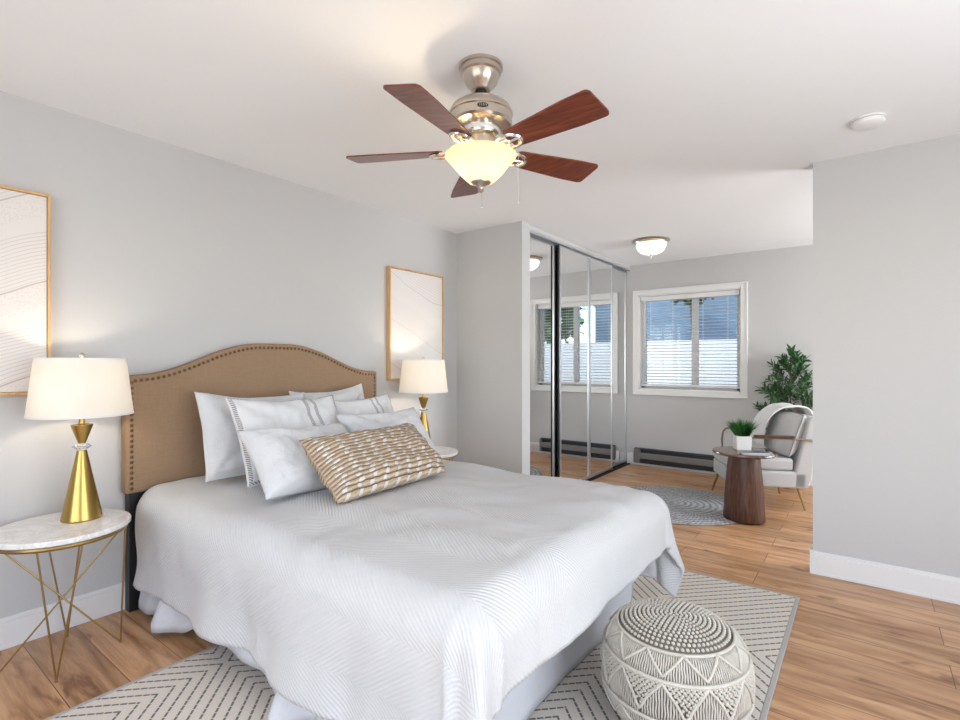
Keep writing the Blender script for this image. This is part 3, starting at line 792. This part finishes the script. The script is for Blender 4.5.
# badge on the housing, facing the room
va = math.atan2(-FY, 3.012-FX)+.06
bd = nb(); prism(bd, [(.021*math.cos(2*PI*k/24), .008*math.sin(2*PI*k/24)) for k in range(24)],
    lambda p: (FX+.124*math.cos(va)-p[0]*math.sin(va), FY+.124*math.sin(va)+p[0]*math.cos(va), 2.223+p[1]), lambda p: (FX+.1285*math.cos(va)-p[0]*math.sin(va), FY+.1285*math.sin(va)+p[0]*math.cos(va), 2.223+p[1]))
bdo = part('badge', bd, M['black'], mh)
bm = nb()
for k in range(5):
    o = -.013+.0065*k
    rod(bm, (FX+.129*math.cos(va)-o*math.sin(va), FY+.129*math.sin(va)+o*math.cos(va), 2.219), (FX+.129*math.cos(va)-(o+.003)*math.sin(va), FY+.129*math.sin(va)+(o+.003)*math.cos(va), 2.227), .0009)
M['badge_ink'] = simple('badge_silver', (.7, .68, .64), .3, 1)
BI = part('badge_script', bm, M['badge_ink'], mh)
BZ = 2.100
for k in range(5):
    a = math.radians(-8+72*k); ca, sa = math.cos(a), math.sin(a); pit = math.radians(12)
    def Q(r, s, z=0):    # r outward, s sideways, pitched
        yy = s*math.cos(pit); zz = z+s*math.sin(pit)*-1
        return Vector((FX+r*ca-yy*sa, FY+r*sa+yy*ca, BZ+zz))
    out = [(.150, -.038), (.150, .038), (.165, .050), (.44, .071)]
    for q in range(7): an = PI/2*q/6; out.append((.528+.020*math.sin(an), .052+.020*math.cos(an)) )
    for q in range(7): an = PI/2*q/6; out.append((.528+.020*math.cos(an), -.052-.020*math.sin(an)) )
    out += [(.44, -.071), (.165, -.050)]
    bm = nb(); prism(bm, out, lambda p: Q(p[0], p[1], -.003), lambda p: Q(p[0], p[1], .003))
    part('blade', bm, M['blade'], fan)
    bm = nb()
    # two-armed iron: scrolled loop under the blade and an arm to the hub
    loop = [Q(.150+.056*math.cos(2*PI*q/20), .040*math.sin(2*PI*q/20), -.008) for q in range(20)]
    tube(bm, loop, .0075, 8, closed=True)
    inn = [Q(.135+.022*math.cos(2*PI*q/14), .014*math.sin(2*PI*q/14), -.008) for q in range(14)]
    tube(bm, inn, .004, 6, closed=True)
    tube(bm, [(FX+.060*ca, FY+.060*sa, 2.168), (FX+.085*ca, FY+.085*sa, 2.145), (FX+.105*ca, FY+.100*sa, BZ-.008)], .012, 10, r2=.008)
    for sx_, ss in ((.20, 0), (.185, .022), (.185, -.022)): ball(bm, tuple(Q(sx_, ss, -.005)), .006)
    tube(bm, [Q(.15, 0, -.008), Q(.205, 0, -.006)], .006, 6)
    part('blade_bracket', bm, M['chrome'], fan, smooth=True)
FL('light_bowl', [(.143, 2.082), (.143, 2.077), (.137, 2.070), (.127, 2.060), (.107, 2.036), (.088, 2.012), (.066, 1.990), (.050, 1.976), (.02, 1.972),
                  (.02, 1.975), (.049, 1.979), (.064, 1.993), (.085, 2.015), (.104, 2.038), (.124, 2.061), (.134, 2.070), (.140, 2.078), (.140, 2.082), (.143, 2.082)], M['amber'], 64)
FL('bowl_collar', [(0, 2.086), (.061, 2.086), (.064, 2.080), (.050, 2.074), (0, 2.074)], M['nickel'])
FL('finial', [(0, 1.981), (.042, 1.980), (.038, 1.971), (.022, 1.964), (.012, 1.954), (.010, 1.948), (.013, 1.942), (.006, 1.934), (0, 1.933)], M['nickel'])
for o, ln_, z0 in ((.004, .055, 1.935), (.150, .20, 2.098)):
    x, y = FX+o*math.cos(YAW)+.0, FY+o*math.sin(YAW)
    bm = nb(); tube(bm, [(x, y, z0), (x, y, z0-ln_)], .0012, 6); ball(bm, (x, y, z0-ln_-.004), .0022, sz=1.6)
    part('pull_chain', bm, M['chrome'], fan, smooth=True)
light('fan_bulb', 'POINT', (FX-.03, FY-.03, 2.058), 9.0, (1, .80, .52), radius=.03, parent=fan)

# ------------------------------------------------------------------ flush light in the alcove
QX, QY = 1.345, 4.95
fl = thing('flush_light', 'round nickel flush ceiling light with frosted bowl in the alcove', 'ceiling light', (QX, QY, 2.44))
def QL(name, prof, m): return part(name, lathe(nb(), prof, (QX, QY, 0), 56), m, fl, smooth=True, auto=35)
QL('pan', [(0, 2.439), (.170, 2.439), (.176, 2.432), (.170, 2.424), (.155, 2.418), (.150, 2.408), (.140, 2.404), (0, 2.404)], M['nickel'])
QL('glass_bowl', [(.142, 2.404), (.138, 2.375), (.118, 2.340), (.080, 2.312), (.03, 2.300), (.0, 2.300), (0, 2.303), (.03, 2.303), (.078, 2.315), (.115, 2.342), (.135, 2.376), (.139, 2.404), (.142, 2.404)], M['milk'])
QL('finial', [(0, 2.304), (.016, 2.302), (.014, 2.294), (.007, 2.286), (.009, 2.276), (.006, 2.264), (0, 2.260)], M['nickel'])
light('flush_bulb', 'POINT', (QX, QY, 2.36), 14.0, (1, .95, .88), radius=.03, parent=fl)

# ------------------------------------------------------------------ smoke detector
sd = thing('smoke_detector', 'round white smoke detector on the ceiling near the partition', 'smoke detector', (3.02, 3.12, 2.44))
part('mounting_plate', lathe(nb(), [(0, 2.439), (.070, 2.439), (.070, 2.431), (0, 2.431)], (3.02, 3.12, 0), 48), M['white_plastic'], sd, smooth=True)
part('cover', lathe(nb(), [(0, 2.429), (.066, 2.429), (.068, 2.424), (.066, 2.412), (.058, 2.406), (.03, 2.402), (0, 2.402)], (3.02, 3.12, 0), 48), M['white_plastic'], sd, smooth=True)
part('vent_ring', lathe(nb(), [(0, 2.4315), (.062, 2.4315), (.062, 2.4285), (0, 2.4285)], (3.02, 3.12, 0), 48), M['heater_dark'], sd)

# ------------------------------------------------------------------ pouf
PX, PY, PR, PH = 2.480, 1.815, .237, .362; PZ = .0135
pf = thing('pouf', 'round cream macrame pouf on the rug at the foot of the bed', 'pouf', (PX, PY, PZ))
def pprof(s):       # s 0..1 bottom centre -> top centre
    an = -PI/2+PI*s; c, q = math.cos(an), math.sin(an)
    r = PR*(abs(c)**.62); z = PH/2+PH/2*math.copysign(abs(q)**.80, q)
    return r, z
part('body', lathe(nb(), [((0 if k in (0, 40) else pprof(k/40)[0]), pprof(k/40)[1]) for k in range(41)], (PX, PY, PZ), 72), M['pouf'], pf, smooth=True, auto=180)
def PP(ang, s, off=.004):
    r, z = pprof(s); r2, z2 = pprof(min(1, s+.01)); t = Vector((r2-r, z2-z)); n = Vector((t.y, -t.x)); n = n.normalized() if n.length > 0 else Vector((0, 1))
    rr, zz = r+n.x*off, z+n.y*off
    return Vector((PX+rr*math.cos(ang), PY+rr*math.sin(ang), PZ+max(.004, zz)))
bm = nb()
# crochet disc on top: rings of short knots
s = .685; ring = 0
srings = []
rads = [.012+.0145*k for k in range(12)]
def s_for_r(r):
    lo, hi = .5, 1.0
    for _ in range(30):
        m = (lo+hi)/2
        if pprof(m)[0] > r: lo = m
        else: hi = m
    return lo
for k, r in enumerate(rads):
    s = s_for_r(r); n = max(5, int(2*PI*r/.0155))
    for q in range(n):
        a = 2*PI*(q+.5*(k % 2))/n; p = PP(a, s, .004)
        ball(bm, tuple(p), (.0062), sx=1, sy=1, sz=.9, u=6, v=4)
sw = part('top_crochet', bm, M['cream'], pf, smooth=True, auto=180)
bm = nb()
def rope(f, n=144, r=.0055, seg=6): tube(bm, [f(2*PI*k/n) for k in range(n)], r, seg, closed=True)
stop = s_for_r(.186)
rope(lambda a: PP(a, stop, .006)); rope(lambda a: PP(a, .610, .006), r=.0065); rope(lambda a: PP(a, .445, .006), r=.0065); rope(lambda a: PP(a, .27, .006), r=.0065)
def zig(a, n, s0, s1, ph=0):
    t = (a*n/(2*PI)+ph) % 1.0; t = abs(2*t-1); return s0+(s1-s0)*t
rope(lambda a: PP(a, zig(a, 11, .635, stop-.004), .008), 330, .0048)
rope(lambda a: PP(a, zig(a, 11, .600, .475), .008), 330, .0048)
rope(lambda a: PP(a, zig(a, 11, .435, .31), .008), 330, .0048)
part('rope_bands', bm, M['cream'], pf, smooth=True, auto=180)
bm = nb()
for k in range(176):
    a = 2*PI*k/176; tt = abs(2*((a*11/(2*PI)) % 1.0)-1)
    lo = .600+(.475-.600)*tt
    for (sa, sb) in ((.620, stop-.004), (.455, lo), (.28, .435)):
        if sb-sa > .02: tube(bm, [PP(a+.006*math.sin(9*q+k), sa+(sb-sa)*q/4, .0035) for q in range(5)], .0030, 5)
    for q in range(9):     # knotted net above the zigzag
        sc = .600-q*.0145-(.007 if k % 2 else 0)
        if sc > lo+.008: ball(bm, tuple(PP(a+.0178*(q % 2), sc, .006)), .0052, u=6, v=4)
part('macrame_netting', bm, M['cream'], pf, smooth=True, auto=180)

# ------------------------------------------------------------------ walnut side table, plant, magazines
TX, TY = 2.24, 4.49
st = thing('side_table', 'dark walnut pedestal side table with round top beside the armchair', 'side table', (TX, TY, .012))
part('pedestal', lathe(nb(), [(0, .0125), (.148, .0125), (.151, .018), (.146, .12), (.134, .30), (.118, .48), (.112, .518), (0, .518)], (TX, TY, 0), 48), M['walnut'], st, smooth=True, auto=40)
part('tabletop', lathe(nb(), [(0, .518), (.20, .518), (.226, .528), (.232, .536), (.230, .545), (.224, .549), (0, .549)], (TX, TY, 0), 64), M['walnut_top'], st, smooth=True, auto=30)
gx, gy, gz = TX-.020, TY+.03, .550
pl = thing('potted_grass', 'small faux grass plant in a white square pot on the side table', 'plant', (gx, gy, gz))
def rotbox(c, ax, w, d, z0, z1, tp=1.0):
    bm = nb(); ca, sa = math.cos(ax), math.sin(ax); vs = []
    for z, k in ((z0, tp), (z1, 1)):
        for x, y in ((-1, -1), (1, -1), (1, 1), (-1, 1)):
            X, Y = x*w/2*k, y*d/2*k; vs.append(bm.verts.new((c[0]+X*ca-Y*sa, c[1]+X*sa+Y*ca, z)))
    for f in ((3,2,1,0),(4,5,6,7),(0,1,5,4),(1,2,6,5),(2,3,7,6),(3,0,4,7)): bm.faces.new([vs[i] for i in f])
    return bm
part('pot', rotbox((gx, gy), .45, .115, .115, gz, gz+.115, .94), M['pot'], pl, bevel=.008, seg=3)
bm = nb(); rr = random.Random(3)
for k in range(420):
    a = rr.random()*2*PI; q = .05*math.sqrt(rr.random()); b = Vector((gx+q*math.cos(a), gy+q*math.sin(a), gz+.112))
    o = Vector((math.cos(a), math.sin(a), 0))*(q*1.0+.008)*rr.uniform(.5, 1.5); h = rr.uniform(.08, .15)*(1.1-q*5)
    side = Vector((-math.sin(a+1), math.cos(a+1), 0))*.0035
    p1 = b+o*.5+Vector((0, 0, h*.6)); p2 = b+o*1.3+Vector((0, 0, h))
    v = [bm.verts.new(x) for x in (b-side, b+side, p1+side*.9, p1-side*.9, p2)]
    bm.faces.new((v[0], v[1], v[2], v[3])); bm.faces.new((v[3], v[2], v[4]))
part('grass_blades', bm, M['grass'], pl, normals=False)
def mag(label, c, ax, w, d, z0, t, m):
    q = thing('magazine', label, 'magazine', (c[0], c[1], z0))
    part('pages', rotbox(c, ax, w-.004, d-.004, z0, z0+t), M['page'], q)
    part('cover', rotbox(c, ax, w, d, z0+t, z0+t+.0012), m, q)
mag('grey covered magazine under the top one on the side table', (TX+.105, TY-.095, 0), .25, .22, .17, .550, .007, M['cover1'])
mag('dark covered magazine on top of another on the side table', (TX+.085, TY-.105, 0), .60, .20, .12, .5585, .006, M['cover2'])

# ------------------------------------------------------------------ armchair (local x forward, y to the camera side)
CA = math.radians(206); CC = Vector((2.225, 5.21, 0))
ch = thing('armchair', 'pale grey upholstered armchair with brass arms and legs, right of window', 'armchair', tuple(CC))
ch.rotation_euler = (0, 0, CA)
ORG[ch.name] = Vector((0, 0, 0))       # parts are built in the chair's own frame
def cbox(x0, x1, y0, y1, z0, z1): return bx(x0, x1, y0, y1, z0, z1)
part('seat_base', cbox(-.30, .305, -.30, .30, .185, .325), M['chair_fabric'], ch, bevel=.02, seg=3, smooth=True)
sc = part('seat_cushion', cbox(-.20, .315, -.285, .285, .326, .435), M['chair_fabric'], ch, bevel=.03, seg=4, smooth=True)
bm = nb(); prism(bm, [(-.18, .186), (-.30, .186), (-.33, .25), (-.40, .76), (-.385, .79), (-.33, .79), (-.305, .76), (-.20, .34)], lambda p: (p[0], -.30, p[1]), lambda p: (p[0], .30, p[1]))
part('backrest', bm, M['chair_fabric'], ch, bevel=.018, seg=3, smooth=True)
# plump back cushion leaning on the back
bm = nb()
def bc(side):
    def g(i, j):
        u, v = -1+2*i, -1+2*j
        t = ((1-abs(u)**3.5)*(1-abs(v)**3.5))**.45 if abs(u) < 1 and abs(v) < 1 else 0
        bxp = -.165-.115*(v+1)/2; z = .625+.185*v*(1-.05*(u*u))
        return Vector((bxp+side*(.085*t+.006)+.005*nz(u*4, v*4, side), u*.275*(1-.02*(1-v*v)), z))
    return g
Fv = grid(bm, 26, 22, bc(1)); Bv = grid(bm, 26, 22, bc(-1))
bdl = [(i, 0) for i in range(26)]+[(26, j) for j in range(22)]+[(i, 22) for i in range(26, 0, -1)]+[(0, j) for j in range(22, 0, -1)]
for k in range(len(bdl)):
    a, b = bdl[k], bdl[(k+1) % len(bdl)]; bm.faces.new((Fv[a[0]][a[1]], Bv[a[0]][a[1]], Bv[b[0]][b[1]], Fv[b[0]][b[1]]))
bcu = part('back_cushion', bm, M['chair_fabric'], ch, smooth=True, auto=180)
bm = nb(); tube(bm, [bc(1)(a/26, b/22) for a, b in bdl], .005, 6, closed=True)
part('piping', bm, M['chair_pipe'], bcu, smooth=True)
for s in (-1, 1):
    y = s*.335
    pts = [(.19, y*.93, .24), (.205, y, .33), (.215, y, .50), (.205, y, .575), (.18, y, .605), (.14, y, .612), (-.10, y, .612), (-.34, y, .600), (-.40, y*.92, .60)]
    sm = []
    for k in range(len(pts)-1):
        for q in range(4): sm.append(tuple(Vector(pts[k]).lerp(Vector(pts[k+1]), q/4)))
    sm.append(pts[-1])
    arm = part('arm', tube(nb(), sm, .009, 8), M['dark_gold'], ch, smooth=True)
    part('arm_pad', cbox(-.18, .13, y-.024, y+.024, .615, .635), M['walnut'], arm, bevel=.008, seg=3)
for x, y in ((.27, -.24), (.27, .24), (-.24, -.24), (-.24, .24)):
    part('leg', tube(nb(), [(x, y, .19), (x*1.18, y*1.18, .002)], .014, 10, r2=.008), M['gold_leg'], ch, smooth=True)
# throw over the far corner of the back
TP = [(-.045, .50), (-.05, .60), (-.075, .70), (-.135, .79), (-.215, .845), (-.30, .862), (-.39, .845), (-.43, .78), (-.43, .66), (-.42, .52)]
def thr(i, j):
    y = -.335+.37*i; q = j*(len(TP)-1); k = min(len(TP)-2, int(q)); f = q-k
    def cr(c):
        p = [TP[max(0, min(len(TP)-1, k+m))][c] for m in (-1, 0, 1, 2)]
        return .5*((2*p[1])+(-p[0]+p[2])*f+(2*p[0]-5*p[1]+4*p[2]-p[3])*f*f+(-p[0]+3*p[1]-3*p[2]+p[3])*f**3)
    x, z = cr(0), cr(1)
    w = .010*(1+math.sin(i*13+2*j)); x += w if j < .5 else -w
    if i < .15: z -= .25*(.15-i)
    return Vector((x, y+.012*nz(j*5, i*3, 4), z+.006*math.sin(i*9)))
bm = nb(); grid(bm, 26, 46, thr)
Mt = Matrix.Translation(CC) @ Matrix.Rotation(CA, 4, 'Z')
bmesh.ops.transform(bm, matrix=Mt, verts=bm.verts)
solo('throw_blanket', bm, M['throw'], 'soft white throw draped over the back of the armchair', 'blanket', tuple(Mt @ Vector((-.36, -.16, .5))), smooth=True, auto=180, solid=.012, normals=False)

# ------------------------------------------------------------------ tall leafy plant behind the chair
LX, LY = 2.415, 5.93
tr = thing('potted_tree', 'tall leafy green faux tree behind the armchair', 'plant', (LX, LY, 0))
part('basket', lathe(nb(), [(0, .002), (.10, .002), (.12, .06), (.125, .20), (.12, .26), (.112, .26), (.112, .22), (0, .22)], (LX, LY, 0), 32), M['basket'], tr, smooth=True)
rr = random.Random(11)
trunk = nb(); tube(trunk, [(LX, LY, .2), (LX+.012, LY, .6), (LX-.01, LY-.01, 1.0), (LX, LY, 1.33)], .012, 8, r2=.004)
leaves = nb()
for k in range(40):
    f = k/39; z = .50+f*.72; a = k*2.399963+.6; R = (.30*(1-f)**.6+.06)*rr.uniform(.7, 1.12)
    st_ = Vector((LX, LY, z)); tip = st_+Vector((math.cos(a)*R, math.sin(a)*R*.7, R*rr.uniform(.35, .75)+.05))
    if tip.y > YF-.06: tip.y = YF-.06
    tube(trunk, [st_, st_.lerp(tip, .5)+Vector((0, 0, -.01)), tip], .0032, 5, r2=.0012)
    n = int(16+R*60); d = (tip-st_).normalized(); s1 = d.cross(Vector((0, 0, 1))).normalized(); s2 = s1.cross(d)
    for q in range(n):
        u = .35+.65*q/(n-1); p = st_.lerp(tip, u); b = q*2.4
        dd = d*rr.uniform(.3, .9)+(s1*math.cos(b)+s2*math.sin(b))*rr.uniform(.6, 1.0)+Vector((0, 0, .15))
        if q == n-1: dd = d
        leafmesh(leaves, p, dd, Vector((rr.gauss(0, .5), rr.gauss(0, .5), 1)), rr.uniform(.055, .090), rr.uniform(.018, .026))
for v in leaves.verts:
    if v.co.y > YF-.02: v.co.y = YF-.02
for q in range(10):
    a = q*2.4; leafmesh(leaves, Vector((LX, LY, 1.30+.008*q)), Vector((math.cos(a)*.6, math.sin(a)*.6, 1)), Vector((0, 1, 0)), .08, .024)
part('trunk', trunk, M['bark'], tr, smooth=True)
part('foliage', leaves, M['leaf'], tr, normals=False)
